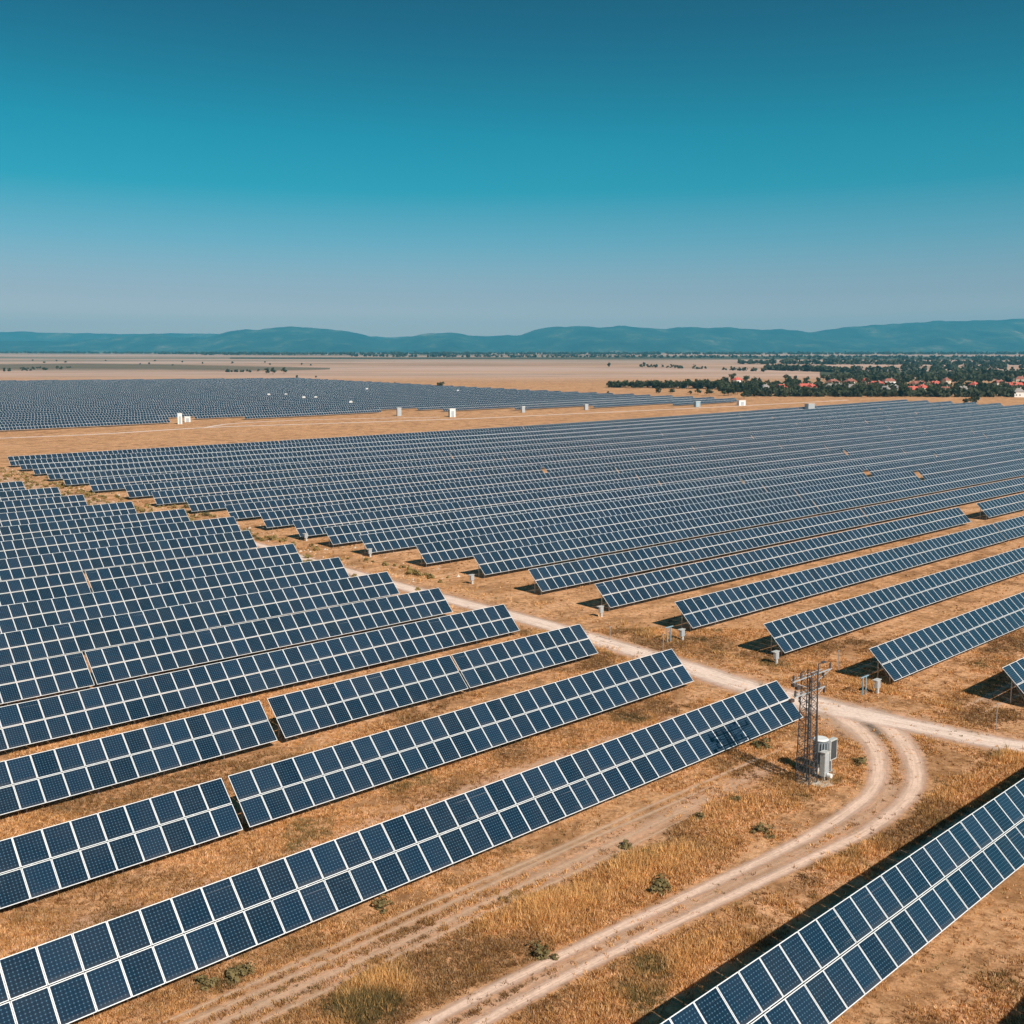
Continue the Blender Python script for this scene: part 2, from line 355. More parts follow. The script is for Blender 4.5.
outer = [(27.5, 52.6), (25.4, 51.4), (22.9, 49.0), (21.1, 46.3), (20.0, 43.8), (19.45, 40.8), (19.3, 37.9), (19.55, 34.9), (19.8, 32), (20.05, 29), (20.3, 26), (20.5, 23), (20.6, 20.5), (20.65, 17), (20.6, 8), (20.4, -10)]
ROADS.append(ribbon('wheel_rut', inner, [4.4, 4.0, 3.1, 2.4, 2.0, 1.9, 1.6, 1.5, 1.45, 1.4, 1.4, 1.4, 1.4, 1.4], M_RUT, .016))
ROADS.append(ribbon('wheel_rut', outer, [5.0, 4.4, 3.3, 2.7, 2.3, 2.1, 1.8, 1.6, 1.5, 1.45, 1.4, 1.4, 1.4, 1.4, 1.4, 1.4], M_RUT, .020))
for q, s0, s1, wd in ((27.0, 10, 45, .55), (26.5, 8, 38, .5), (25.7, 8, 36, .7), (25.1, 10, 34, .45), (23.4, 57, 110, .7), (22.2, 57, 110, .7), (31.4, 58, 110, .6), (30.5, 58, 110, .6), (38.9, 59, 110, .5),
                      (32.6, -6, 43, .6), (31.6, -6, 40, .6), (17.1, 20, 44, .5), (9.6, 20, 44, .7), (8.4, 20, 44, .6)):
    k = int(abs(s1 - s0) // 6) + 2
    ROADS.append(ribbon('mown_track', [(q + random.uniform(-.12, .12), s0 + (s1 - s0) * i / (k - 1)) for i in range(k)], [wd * (.3 if i in (0, k - 1) else random.uniform(1.4, 2.3)) for i in range(k)], M_FAINT, .010 + .002 * random.random()))
ribbon('mown_strip', [(25.7, 4), (25.8, 15), (25.6, 25), (25.8, 35), (26.0, 43)], [3.0, 4.2, 4.6, 4.0, 2.0], M_WORN, .005)
ribbon('mown_strip', [(34.0, 0), (34.0, 20), (33.8, 44)], [2.6, 3.0, 1.6], M_WORN, .005)
ribbon('mown_strip', [(23.2, 58), (23.2, 80), (23.2, 110)], [2.6, 3.4, 3], M_WORN, .005)
ROADS_WORN = ribbon('worn_verge', [(33, 50.5), (29, 50.2), (25.6, 48.8), (22.8, 46.4), (21.1, 43.6), (20.2, 40.5), (20.1, 36), (20.5, 30), (20.9, 24), (21.1, 17), (21.1, 8)], [7, 9, 7, 5.0, 4.0, 3.4, 2.6, 2.2, 2.0, 2.0, 2.0], M_WORN, .008)
ribbon('worn_verge', [(18, 53), (29, 51.6), (40, 52.4), (55, 53.8), (84, 54.9), (122, 57.5), (170, 57), (210, 58)], [8.5, 11, 9.5, 8.5, 8.5, 9, 9, 8], M_WORN, .006)
ribbon('field_road', [(302, 40), (293, 88), (290, 113), (294, 147), (287, 176), (279, 205), (270, 240), (268, 256), (262, 300), (255, 350), (250, 400), (246, 450)], 7.0, M_ROAD, .03)
ribbon('field_road', [(294, 147), (304, 160), (306, 176), (300, 200), (284, 232)], 5.0, M_ROAD, .036)

# ------------------------------------------------------------------ solar tables
MW = .985; HW = W / 2
TILT = Matrix.Rotation(TAU, 4, 'X')
ROT = math.atan2(DY, DX)
def module_geo():
    """local: x along row, y up the slope, z normal, metres"""
    w_, h_ = MW * S, HW * S - .025; f_ = .040; t = .035
    o = [(0, 0), (w_, 0), (w_, h_), (0, h_)]; i_ = [(f_, f_), (w_ - f_, f_), (w_ - f_, h_ - f_), (f_, h_ - f_)]
    v = [(x, y, 0) for x, y in o] + [(x, y, 0) for x, y in i_] + [(x, y, -.008) for x, y in i_] + [(x, y, -t) for x, y in o]
    fr = [(0, 1, 5, 4), (1, 2, 6, 5), (2, 3, 7, 6), (3, 0, 4, 7), (4, 5, 9, 8), (5, 6, 10, 9), (6, 7, 11, 10), (7, 4, 8, 11),
          (1, 0, 12, 13), (2, 1, 13, 14), (3, 2, 14, 15), (0, 3, 15, 12)]
    return np.array(v), np.array(fr + [(8, 9, 10, 11), (15, 14, 13, 12)]), [0] * 12 + [1, 2]
MG_V, MG_F, MG_M = module_geo()
def module_mesh():
    uv = np.zeros((len(MG_F), 4, 2)); uv[12] = [(0, 0), (1, 0), (1, 1), (0, 1)]; uv *= .999
    return np_mesh('solar_module', MG_V, MG_F, [M_FRAME, M_GLASS, M_BACK], MG_M, uv.reshape(-1, 2))
MODULE = module_mesh()
def merged_modules(name, cells, lite):
    """cells: list of 4x4 matrices (numpy) -> one mesh"""
    if lite: V0, F0, M0 = MG_V[:12], np.array([(0, 1, 5, 4), (1, 2, 6, 5), (2, 3, 7, 6), (3, 0, 4, 7), (8, 9, 10, 11)]), [0, 0, 0, 0, 1]
    else: V0, F0, M0 = MG_V, MG_F, MG_M
    if lite:
        V0 = V0.copy(); V0[8:12] = V0[4:8]
        V0 = V0[:8]; F0 = np.where(F0 >= 8, F0 - 4, F0)
    n_ = len(cells); A = np.array(cells); h = np.concatenate([V0, np.ones((len(V0), 1))], 1)
    V = np.einsum('nij,vj->nvi', A, h)[:, :, :3].reshape(-1, 3)
    Fc = (F0[None] + (np.arange(n_) * len(V0))[:, None, None]).reshape(-1, 4)
    uv = np.zeros((n_, len(F0), 4, 2)); gi = M0.index(1)
    uv[:, gi] = np.array([(0, 0), (.999, 0), (.999, .999), (0, .999)])[None] + np.stack([np.arange(n_) % 97, np.arange(n_) // 97], 1)[:, None, :]
    return np_mesh(name, V, Fc, [M_FRAME, M_GLASS, M_BACK], np.tile(M0, n_), uv.reshape(-1, 2))
PROTO = {}
def proto(key, fn):
    if key not in PROTO: PROTO[key] = fn()
    return PROTO[key]
def strut_mesh(a, b, r):
    m = MB(); a = Vector(a); b = Vector(b); ax = (b - a).normalized()
    m.tube(a, b, r, n=4); return m.mesh('strut', [M_STEEL])
C_, S_ = math.cos(TAU), math.sin(TAU)
yb, yt = .28 * W * S * C_, .74 * W * S * C_           # post positions under the slope
zb_, zt_ = HB * S + .28 * W * S * S_ - .16, HB * S + .74 * W * S * S_ - .16
TABLES = 0
def table(q, s0, s1, label, group, lod, indiv=True):
    """one free-standing table of modules two high; lod 0 modules are parts"""
    global TABLES; TABLES += 1
    n_ = max(1, int(round(s1 - s0))); base = P(q, s0, random.gauss(0, .035))
    z0 = base.z
    def at(i): # height of the ground at module i, relative
        x, y = qs2xy(q, s0 + i); return tz(x, y) - z0
    def mat_at(i, j):
        dz = at(i + 1) - at(i); pitch = math.atan2(dz, S)
        M = Matrix.Translation((i * S, 0, at(i) + HB * S)) @ Matrix.Rotation(-pitch, 4, 'Y') @ TILT @ Matrix.Translation((0, j * (HW * S + .025), 0))
        return M
    if lod == 2:
        cells = [np.array(mat_at(i, j)) for i in range(n_) for j in (0, 1)]
        me = merged_modules('solar_table', cells, True)
        root = link('solar_table', me); root.location = base; root.rotation_euler = (0, 0, ROT)
        tag(root, label, 'solar table', group)
        sm = MB()
        for i in range(1, n_, 6):
            sm.box((i - .03) * S, (i + .03) * S, yb - .06, yb + .06, at(i) - .2, at(i) + zb_ + .1)
            sm.box((i - .03) * S, (i + .03) * S, yt - .06, yt + .06, at(i) - .2, at(i) + zt_ + .1)
        sm.build('support_posts', M_STEEL, root)
        return root
    root = empty('solar_table', base, ROT); tag(root, label, 'solar table', group)
    ij = [(i, j) for i in range(n_) for j in (1, 0)]
    # nearest modules (largest in view) as parts, the rest one part
    def dist(c):
        x, y = qs2xy(q, s0 + c[0]); return math.hypot(x, y)
    ij.sort(key=dist); near, rest = (ij[:100], ij[100:]) if lod == 0 else ([], ij)
    for c in near:
        o = bpy.data.objects.new('solar_module', MODULE); COL.objects.link(o); o.parent = root
        J = Matrix.Rotation(random.gauss(0, .0035), 4, 'X') @ Matrix.Rotation(random.gauss(0, .0035), 4, 'Y')
        o.matrix_local = mat_at(*c) @ J
    if rest:
        o = link('solar_module_array' if near or lod else 'solar_module', merged_modules('solar_module_array', [np.array(mat_at(*c)) for c in rest], False), root)
        if len(rest) > 1: tag(o, kind='stuff')
    # purlins under the modules follow the ground
    for k, fy in enumerate((.10, .40, .60, .90)):
        m = MB(); st = 8
        idx = list(range(0, n_, st)) + [n_]
        for a, b in zip(idx, idx[1:]):
            yy = fy * W * S * C_; zz = HB * S + fy * W * S * S_ - .085
            pa = Vector((a * S, yy, at(a) + zz)); pb = Vector((b * S, yy, at(b) + zz)); m.tube(pa, pb, .045, n=4)
        m.build('purlin', M_STEEL, root)
    step = 3
    post = proto('post', lambda: (lambda m: (m.box(-.05, .05, yb - .04, yb + .04, -.3, zb_), m.mesh('front_post', [M_STEEL]))[1])(MB()))
    rear = proto('rear', lambda: (lambda m: (m.box(-.05, .05, yt - .04, yt + .04, -.3, zt_), m.mesh('rear_post', [M_STEEL]))[1])(MB()))
    raft = proto('raft', lambda: (lambda m: (m.tube((0, .05 * W * S * C_, HB * S + .05 * W * S * S_ - .15), (0, .95 * W * S * C_, HB * S + .95 * W * S * S_ - .15), .05, n=4), m.tube((0, yb, .5), (0, yt, zt_ - .3), .03, n=4), m.mesh('rafter', [M_STEEL]))[2])(MB()))
    for i in np.arange(.35, n_, step):
        i = float(i)
        for nm, me in (('front_post', post), ('rear_post', rear), ('rafter', raft)):
            if nm == 'rafter' and lod: continue
            o = link(nm, me, root, (i * S, 0, at(i)))
    return root

ORD = ['nearest', 'second', 'third', 'fourth', 'fifth', 'sixth', 'seventh', 'eighth', 'ninth', 'tenth', 'eleventh', 'twelfth', 'thirteenth', 'fourteenth', 'fifteenth',
       'sixteenth', 'seventeenth', 'eighteenth', 'nineteenth', 'twentieth', 'twenty-first', 'twenty-second', 'twenty-third', 'twenty-fourth', 'twenty-fifth', 'twenty-sixth',
       'twenty-seventh', 'twenty-eighth', 'twenty-ninth', 'thirtieth', 'thirty-first', 'thirty-second', 'thirty-third', 'thirty-fourth', 'thirty-fifth', 'thirty-sixth', 'thirty-seventh', 'thirty-eighth', 'thirty-ninth', 'fortieth', 'forty-first', 'forty-second']
GL = 'solar tables left of the gravel road'; GR = 'solar tables right of the gravel road'; GF = 'solar tables of the far left field'
# left block: (q, right end s, gaps [(s, width)])
LEFT = [(27.5, 47.2, []), (35.4, 48.3, [(18.9, .28)]), (43.4, 48.8, [(24.7, .42), (37.2, .12)]), (51.2, 49.2, []), (58.8, 49.4, [(22.2, .13)]),
        (66.8, 50.4, []), (75.2, 51.2, []), (84.4, 52.1, [(31.5, .16)]), (94.8, 53.1, []), (105.0, 56.8, []), (115.0, 55.6, []), (126, 53.8, []), (137.5, 52.0, []),
        (148.5, 52.6, []), (160, 51.5, [])]
for k, (q, se, gaps) in enumerate(LEFT):
    s0 = se - round(se - (q * .305 - 12.5))
    cuts = [s0] + [x for g_ in gaps for x in (g_[0], g_[0] + g_[1])] + [se]
    se -= .3; cur = se; segs = []
    for g_ in reversed(gaps):
        nn = round(cur - (g_[0] + g_[1])); segs.insert(0, (cur - nn, cur)); cur = cur - nn - g_[1]
    segs.insert(0, (cur - round(cur - s0), cur))
    for j, (a, b) in enumerate(segs):
        n_ = round(b - a); a = b - n_
        if len(segs) == 1: l = f'unbroken solar table of the {ORD[k]} row left of the gravel road'
        else:
            w_ = ('left piece' if j == 0 else 'right piece' if j == len(segs) - 1 else 'middle piece')
            l = f'{w_} of the split solar table row, {ORD[k]} row left of the gravel road'
        table(q, a, b, l, GL, 0 if k < 8 else 1)
# the two close rows at lower right
table(13.144, 10.35, 49.35, 'close solar table in the lower right corner below the curved wheel ruts', 'solar tables right of the wheel ruts', 0)
table(6.1, 24, 50, 'solar table beyond the lower right corner, its shadow on the dry grass', 'solar tables right of the wheel ruts', 0)
# right block
RIGHT = [20.2, 27.3, 35.1, 43.2, 51.5, 59.3, 67.8, 75.6, 84.1, 90.8, 97.5, 105.8, 114.6, 124.5, 134, 144, 155, 166, 176, 186, 196, 205]
RS0 = [58.2, 56.6, 57.3, 58.3, 58.9, 59.2, 60.4, 59.9, 59.3, 59.4, 59.6, 60.2, 60.4, 60, 59.6, 60, 59, 59, 60, 61, 62, 63]
SP = {4: [(124.6, 5.2)], 8: [(161, 2)], 7: [(162.6, 1.6)]}
for k, (q, s0) in enumerate(zip(RIGHT, RS0)):
    s_end = 428 if k > 3 else [110, 120, 130, 190][k]
    cuts = []; s = s0
    L = 66 if k < 4 else 78
    rr = random.Random(k * 13 + 1)
    first = True
    spec = SP.get(k, [])
    while s < s_end - 4:
        ln = rr.randint(L - 14, L + 12) if not first else rr.randint(L - 24, L)
        if first and k <= 2: ln = 46
        first = False
        for g_, gw in spec:
            if s < g_ <= s + ln + 10: ln = round(g_ - s)
        e_ = min(s + ln, s_end)
        cuts.append((s, e_)); gw_ = .18 if rr.random() < .6 else rr.choice([.3, .6, .9])
        for g_, gw in spec:
            if abs(e_ - g_) < .6: gw_ = gw
        s = e_ + gw_
    for j, (a, b) in enumerate(cuts):
        pos = 'at its left end' if j == 0 else 'at its far right end' if j == len(cuts) - 1 and len(cuts) > 1 else f'{ORD[j]} from its left end'
        table(q, a, b, f'{ORD[k]} row right of the gravel road, solar table {pos}', GR, (0 if j == 0 else 1) if k < 7 else (1 if k < 10 and j < 2 else 2))
# far left field
FQ = np.arange(311, 752, 11.8)
for k, q in enumerate(FQ):
    sl = 66 + (q - 311) * .30 + rng.uniform(0, 3)
    sr = 386 + max(0, q - 400) * .09
    if q > 665: sr = 412 - (q - 665) * 2.1
    cl = [(144, 170), (226, 243)] if k == 0 else [(146, 158)] if k == 1 else []
    if cl: cutx = [sl] + [v for c_ in cl for v in c_] + [sr]; pcs = list(zip(cutx[::2], cutx[1::2]))
    else:
        cutx = np.linspace(sl, sr, 4) + np.array([0, rng.uniform(-6, 6), rng.uniform(-6, 6), 0]); pcs = [(cutx[j], cutx[j + 1] - .3) for j in range(3)]
    for j, (a, b) in enumerate(pcs):
        pos = ['left', 'right'][j] if len(pcs) == 2 else ['left', 'middle', 'right'][j]
        table(q, a, b - (rng.uniform(0, 2) if j == len(pcs) - 1 else 0), f'{pos} solar table in the {ORD[k]} row of the far left field', GF, 2)
for k, (q, a) in enumerate([(299.2, 246), (287.4, 272), (275.6, 304), (264, 340)]):
    table(q, a, 386, f'shorter front table by the far field tip, {["longest", "second longest", "third longest", "shortest"][k]} of the four', GF, 2)
print('tables', TABLES)

# ------------------------------------------------------------------ lattice power pole
tx, ty, tzz = ground_at(806, 783)
M_TOWERLEG = M_DARKSTEEL
pole = empty('power_pole', (tx, ty, tzz), ROT); tag(pole, 'dark steel lattice power pole on a concrete base beside the curved dirt track', 'power pole')
HT = 8.5
mb = MB(); wb, wt = .56, .40
cs = [(-1, -1), (1, -1), (1, 1), (-1, 1)]
def corner(c, z): h = wb + (wt - wb) * z / HT; return Vector((c[0] * h, c[1] * h, z))
for c in cs:
    lg = MB(); lg.tube(corner(c, -.2), corner(c, HT), .042, n=4); lg.build('corner_leg', M_TOWERLEG, pole)
nb = 14
for i in range(nb):
    z0, z1 = HT * i / nb, HT * (i + 1) / nb
    for a in range(4):
        c0, c1 = cs[a], cs[(a + 1) % 4]
        mb.tube(corner(c0, z0), corner(c1, z1), .018, n=4); mb.tube(corner(c1, z0), corner(c0, z1), .018, n=4)
        mb.tube(corner(c0, z1), corner(c1, z1), .018, n=4)
mb.build('lattice_bracing', M_TOWERLEG, pole)
def arm(z, x0, x1, ins, rise=0):
    m = MB(); m.tube((x0, 0, z), (x1, 0, z + rise), .055, n=4); m.tube((x0 * .8, .42, z - .02), (x1 * .8, .42, z), .028, n=4); m.tube((x0, 0, z), (-.4, 0, z - .75), .03, n=4); m.tube((x1, 0, z + rise), (.4, 0, z - .75), .03, n=4)
    a = m.build('crossarm', M_GREYP, pole)
    for x, up in ins:
        s_ = MB(); zz = z + rise * (x - x0) / (x1 - x0)
        for k in range(4):
            s_.tube((x, 0, zz + up * (.10 + k * .10)), (x, 0, zz + up * (.16 + k * .10)), .11, .07, n=8)
        s_.tube((x, 0, zz), (x, 0, zz + up * .52), .03, n=6)
        s_.build('insulator', M_INSUL, a)
arm(8.15, -2.3, 3.1, [(-2.2, 1), (-1.2, 1), (1.9, -1), (2.9, 1)])
arm(6.95, -2.0, 2.2, [(-1.9, 1), (-1.3, -1), (1.4, 1), (2.1, -1)])
mp = MB(); mp.tube((.66, -.3, 2.2), (.66, -.3, 9.05), .055, .045, 8); mp.path([(.66, -.3, 9.0), (1.2, -.3, 9.02)], .035)
mo = mp.build('lamp_mast', M_TOWERLEG, pole)
lh = MB(); lh.box(1.15, 1.6, -.42, -.18, 8.95, 9.07); lh.build('lamp_head', M_DARKSTEEL, mo, bevel=.03)
sp_ = MB()
for x, z in ((-2.1, 7.9), (-1.6, 7.6), (-2.4, 6.8)):
    sp_.box(x - .22, x + .22, -.12, .12, z - .1, z + .12)
sp_.build('switch_gear', M_INSUL, pole)
cb = MB(); cb.tube((0, 0, 0), (0, 0, 8.2), .045, n=6); cb.tube((.12, 0, 0), (.12, 0, 8.0), .03, n=6); cb.build('riser_cable', M_DARKPANEL, pole)
# concrete pad (irregular)
pm = MB(); n_ = 14; ring = []
for i in range(n_):
    a = 2 * math.pi * i / n_; r = 1.55 + .35 * math.sin(3 * a + 1) + random.uniform(-.18, .18)
    ring.append((1.4 + r * 1.35 * math.cos(a), -.15 + r * .75 * math.sin(a)))
pm.add([(x, y, -.2) for x, y in ring] + [(x, y, .07) for x, y in ring], [(i, (i + 1) % n_, n_ + (i + 1) % n_, n_ + i) for i in range(n_)] + [tuple(range(n_, 2 * n_))])
Rm = Matrix.Rotation(ROT, 4, 'Z')
pd = pm.build('concrete_pad', M_CONC, None, (tx, ty, tzz)); pd.rotation_euler = (0, 0, ROT); tag(pd, 'chipped pale concrete slab under the lattice power pole', 'slab')
def side(x, y, z=.07): return Vector((tx, ty, tzz)) + Rm @ Vector((x, y, z))
# transformer tank on a stand
tr = empty('transformer', side(2.15, .15), ROT); tag(tr, 'grey round transformer tank on posts right of the lattice power pole', 'transformer')
m = MB(); m.tube((0, 0, .95), (0, 0, 2.75), .54, .54, 20); m.build('tank', M_TANK, tr, bevel=.03)
m = MB(); m.tube((0, 0, 2.75), (0, 0, 2.86), .60, .50, 20); m.build('lid', M_WHITE, tr)
for x, y in ((-.3, -.3), (.3, -.3), (.3, .3), (-.3, .3)):
    m = MB(); m.box(x - .05, x + .05, y - .05, y + .05, -.05, .97); m.build('stand_leg', M_WHITE, tr)
m = MB()
for k in range(7):
    a = math.radians(200 + k * 18); m.box(.55, .70, -.02, .02, 1.1, 2.6, M=Matrix.Rotation(a, 4, 'Z'))
m.build('cooling_fins', M_GREYP, tr)
# white cabinet
cbn = empty('electrical_cabinet', side(1.45, -.62), ROT); tag(cbn, 'tall narrow white cabinet between the lattice pole and the round tank', 'cabinet')
m = MB(); m.box(-.30, .30, -.22, .22, .30, 2.10); m.build('housing', M_BOXW, cbn, bevel=.02)
m = MB(); m.box(-.26, .26, -.235, -.222, .36, 2.02); m.build('door', M_GREYP, cbn)
m = MB(); m.box(-.34, .34, -.26, .26, 2.102, 2.16); m.build('roof', M_BOXW, cbn)
m = MB(); m.box(-.2, .2, -.15, .15, -.05, .298); m.build('plinth', M_CONC, cbn)
m = MB(); m.tube((.0, -.30, .42), (.0, -.62, .42), .17, n=12); m.build('cable_drum', M_WHITE, cbn)
# panel box on bracket
pb = empty('panel_box', side(3.35, -.1), ROT); tag(pb, 'square switch box with dark face and white rim, right of the round tank', 'switch box')
m = MB(); m.box(-.50, .50, -.2, .2, .95, 2.55); m.build('housing', M_BOXW, pb, bevel=.02)
m = MB(); m.box(-.40, .40, -.215, -.203, 1.05, 2.45); m.build('door', M_DARKPANEL, pb)
m = MB(); m.box(-.06, .06, -.06, .06, -.05, .948); m.build('stand_post', M_GREYP, pb)

# ------------------------------------------------------------------ boxes at the row ends
def combiner(px, py, where, gate=False):
    x, y, z = ground_at(px, py)
    r = empty('combiner_box', (x, y, z), ROT); tag(r, f'small white junction box {where}', 'junction box', 'junction boxes at the row ends')
    m = MB(); m.box(-.28, .28, -.18, .18, .55, 1.35); m.build('housing', M_BOXW, r, bevel=.02)
    m = MB(); m.box(-.24, .24, -.195, -.182, .6, 1.3); m.build('door', M_GREYP, r)
    m = MB(); m.box(-.62, .33, -.24, .24, 1.352, 1.42); m.build('rain_hood', M_BOXW, r)
    m = MB(); m.box(-.08, .20, -.1, .1, -.1, .548); m.build('pedestal', M_BOXW, r)
for i, (px, py, wh, gt) in enumerate([(877, 693.5, 'at left end of second row right of the road', 1), (776, 664, 'at left end of third row right of the road', 0),
        (682, 641, 'at left end of fourth row right of the road', 1), (601, 617, 'at left end of fifth row right of the road', 0),
        (472, 584, 'at left end of seventh row right of the road', 0), (370, 557, 'at left end of ninth row right of the road', 0),
        (306, 541, 'at left end of tenth row right of the road', 0), (236, 521, 'under left end of twelfth row right of the road', 0)]):
    combiner(px, py, wh)
    if gt:
        x, y, z = ground_at(px - 12, py + 1)
        fr = empty('cable_frame', (x, y, z), ROT); tag(fr, 'pale blue steel cable frame left of the white box, ' + ('closest to the junction' if i == 0 else 'at the fourth row'), 'frame', 'cable frames at the row ends')
        for xx in (-.5, .1): m = MB(); m.box(xx - .05, xx + .05, -.04, .04, -.1, 1.75); m.build('upright', M_BLUEP, fr)
        m = MB(); m.box(-.95, .5, -.05, .05, 1.752, 1.84); m.build('top_rail', M_BLUEP, fr)
# thin marker poles beside the road
for i, (px, py, hh, wh) in enumerate([(996, 730, 2.4, 'under the right edge table'), (663, 652, 2.0, 'left of the road bend'), (610, 640, 1.6, 'between the second row ends and the road'), (838, 672, 2.3, 'below the left end of the second row')]):
    x, y, z = ground_at(px, py); m = MB(); m.tube((0, 0, -.1), (0, 0, hh), .035, n=6); m.box(-.07, .07, -.03, .03, hh - .12, hh)
    o = m.build('marker_post', M_STEEL, None, (x, y, z)); tag(o, f'thin grey steel post standing {wh}', 'post', 'thin steel posts by the road')

# ------------------------------------------------------------------ kiosks and sheds round the far field
def kiosk(px, py, wd, hh, dp, mat, lab, dark=False):
    x, y, z = ground_at(px, py); r = empty('transformer_kiosk', (x, y, z), .35); tag(r, lab, 'kiosk', 'kiosks beside the field road')
    m = MB(); m.box(-wd / 2, wd / 2, -dp / 2, dp / 2, -.3, hh); m.build('wall', mat, r)
    m = MB(); m.box(-wd / 2 - .15, wd / 2 + .15, -dp / 2 - .15, dp / 2 + .15, hh + .002, hh + .25); m.build('roof', M_WHITE, r)
    m = MB(); m.box(-wd * .25, wd * .25, -dp / 2 - .05, -dp / 2 - .004, 0, hh * .75); m.build('door', M_GREYP, r)
    if dark: m = MB(); m.box(-wd / 2 - .03, -wd / 2 - .003, -dp * .4, dp * .4, 0, hh * .9); m.build('vent_panel', M_DARKPANEL, r)
kiosk(180, 424, 2.2, 5.4, 2.4, M_WHITE, 'tall white kiosk at the left end of the dirt clearing')
kiosk(187.5, 422, 3.0, 2.8, 2.6, M_WHITE, 'low white kiosk just right of the tall one at the clearing')
kiosk(399, 416, 2.4, 4.6, 2.4, M_GREYP, 'narrow grey kiosk where the field road nears the far field')
kiosk(452, 417, 3.4, 4.6, 3.0, M_WHITE, 'broad white kiosk with a dark side by the field road', True)
kiosk(523, 412.5, 2.0, 3.6, 2.0, M_GREYP, 'small grey kiosk right of the broad white one')
kiosk(586, 410, 2.2, 3.4, 2.2, M_GREYP, 'grey kiosk in front of the middle of the blue field tip')
kiosk(697, 407, 3.4, 3.6, 3.0, M_BLUEP, 'pale blue kiosk near the right tip of the far field')
kiosk(741, 405.5, 5.0, 3.4, 3.4, M_WHITE, 'white hut on the bare ground past the field tip')
kiosk(809.5, 412.5, 4.6, 5.2, 4.0, M_GREYP, 'big grey box behind the last row of the right block')
for i, (px, py) in enumerate([(269, 398), (286, 398), (304, 401), (316, 401), (351, 406), (367, 392), (458, 394)]):
    x, y, z = ground_at(px, py); m = MB(); hh = 3.2; m.box(-1.0, 1.0, -.8, .8, 0, hh); m.add([(-1.15, -.95, hh), (1.15, -.95, hh), (1.15, .95, hh), (-1.15, .95, hh), (0, 0, hh + .5)], [(0, 1, 4), (1, 2, 4), (2, 3, 4), (3, 0, 4), (3, 2, 1, 0)])
    tag(m.build('inverter_hut', M_WHITE, None, (x, y, z)), f'tiny white hut among the far field panels, {["first","second","third","fourth","fifth","sixth","seventh"][i]} from the left', 'hut', 'white huts inside the far field')

# ------------------------------------------------------------------ vegetation materials
def leaf_material(name, c0, c1, sc_=.6, attr=False):
    b = NB(name)
    if attr:
        at_ = b.n('ShaderNodeAttribute', attribute_name='tint'); col = at_.outputs[0]
    else:
        oi = b.n('ShaderNodeObjectInfo'); pos = b.n('ShaderNodeNewGeometry').outputs['Position']
        col = b.mix(b.ramp(b.noise(pos, sc_, 3), [(.35, 0.), (.65, 1.)]), c0, c1)
        col = b.mix(b.math('MULTIPLY', oi.outputs['Random'], .45), col, c1)
    b.set(Base_Color=col, Roughness=.8); b.b.inputs['Specular IOR Level'].default_value = .2
    tr_ = b.n('ShaderNodeBsdfTranslucent'); b.l(col, tr_.inputs[0]); mx = b.n('ShaderNodeMixShader'); mx.inputs[0].default_value = .25
    b.l(b.b.outputs[0], mx.inputs[1]); b.l(tr_.outputs[0], mx.inputs[2]); b.l(mx.outputs[0], b.out.inputs[0])
    return b.m
M_LEAF = leaf_material('tree_leaves', (.020, .036, .014), (.080, .088, .034))
M_BARK = plain('bark', (.10, .07, .05), .9)
M_WOOD = leaf_material('woodland_leaves', (.028, .042, .022), (.080, .085, .042), .02)
M_GRASS = leaf_material('dry_grass_blades', None, None, attr=True)

ROADMASK = np.zeros((1600, 1600), bool)
for ri, R_ in enumerate(ROADS):
    L_ = np.concatenate([[0], np.cumsum(np.hypot(np.diff(R_[:, 0]), np.diff(R_[:, 1])))]); u_ = np.arange(0, L_[-1], .2)
    rx, ry, rw = (np.interp(u_, L_, R_[:, k]) for k in range(3))
    faint = rw.max() < 1.395 or ri >= 3
    for ax, ay, aw in zip(rx, ry, rw):
        if not (-199 < ax < 198 and 1 < ay < 397): continue
        rad = aw * (.16 if faint else .30); c0 = int((ax - rad + 200) / .25); c1 = int((ax + rad + 200) / .25) + 1; d0 = max(0, int((ay - rad) / .25)); d1 = int((ay + rad) / .25) + 1
        ROADMASK[c0:c1, d0:d1] = True
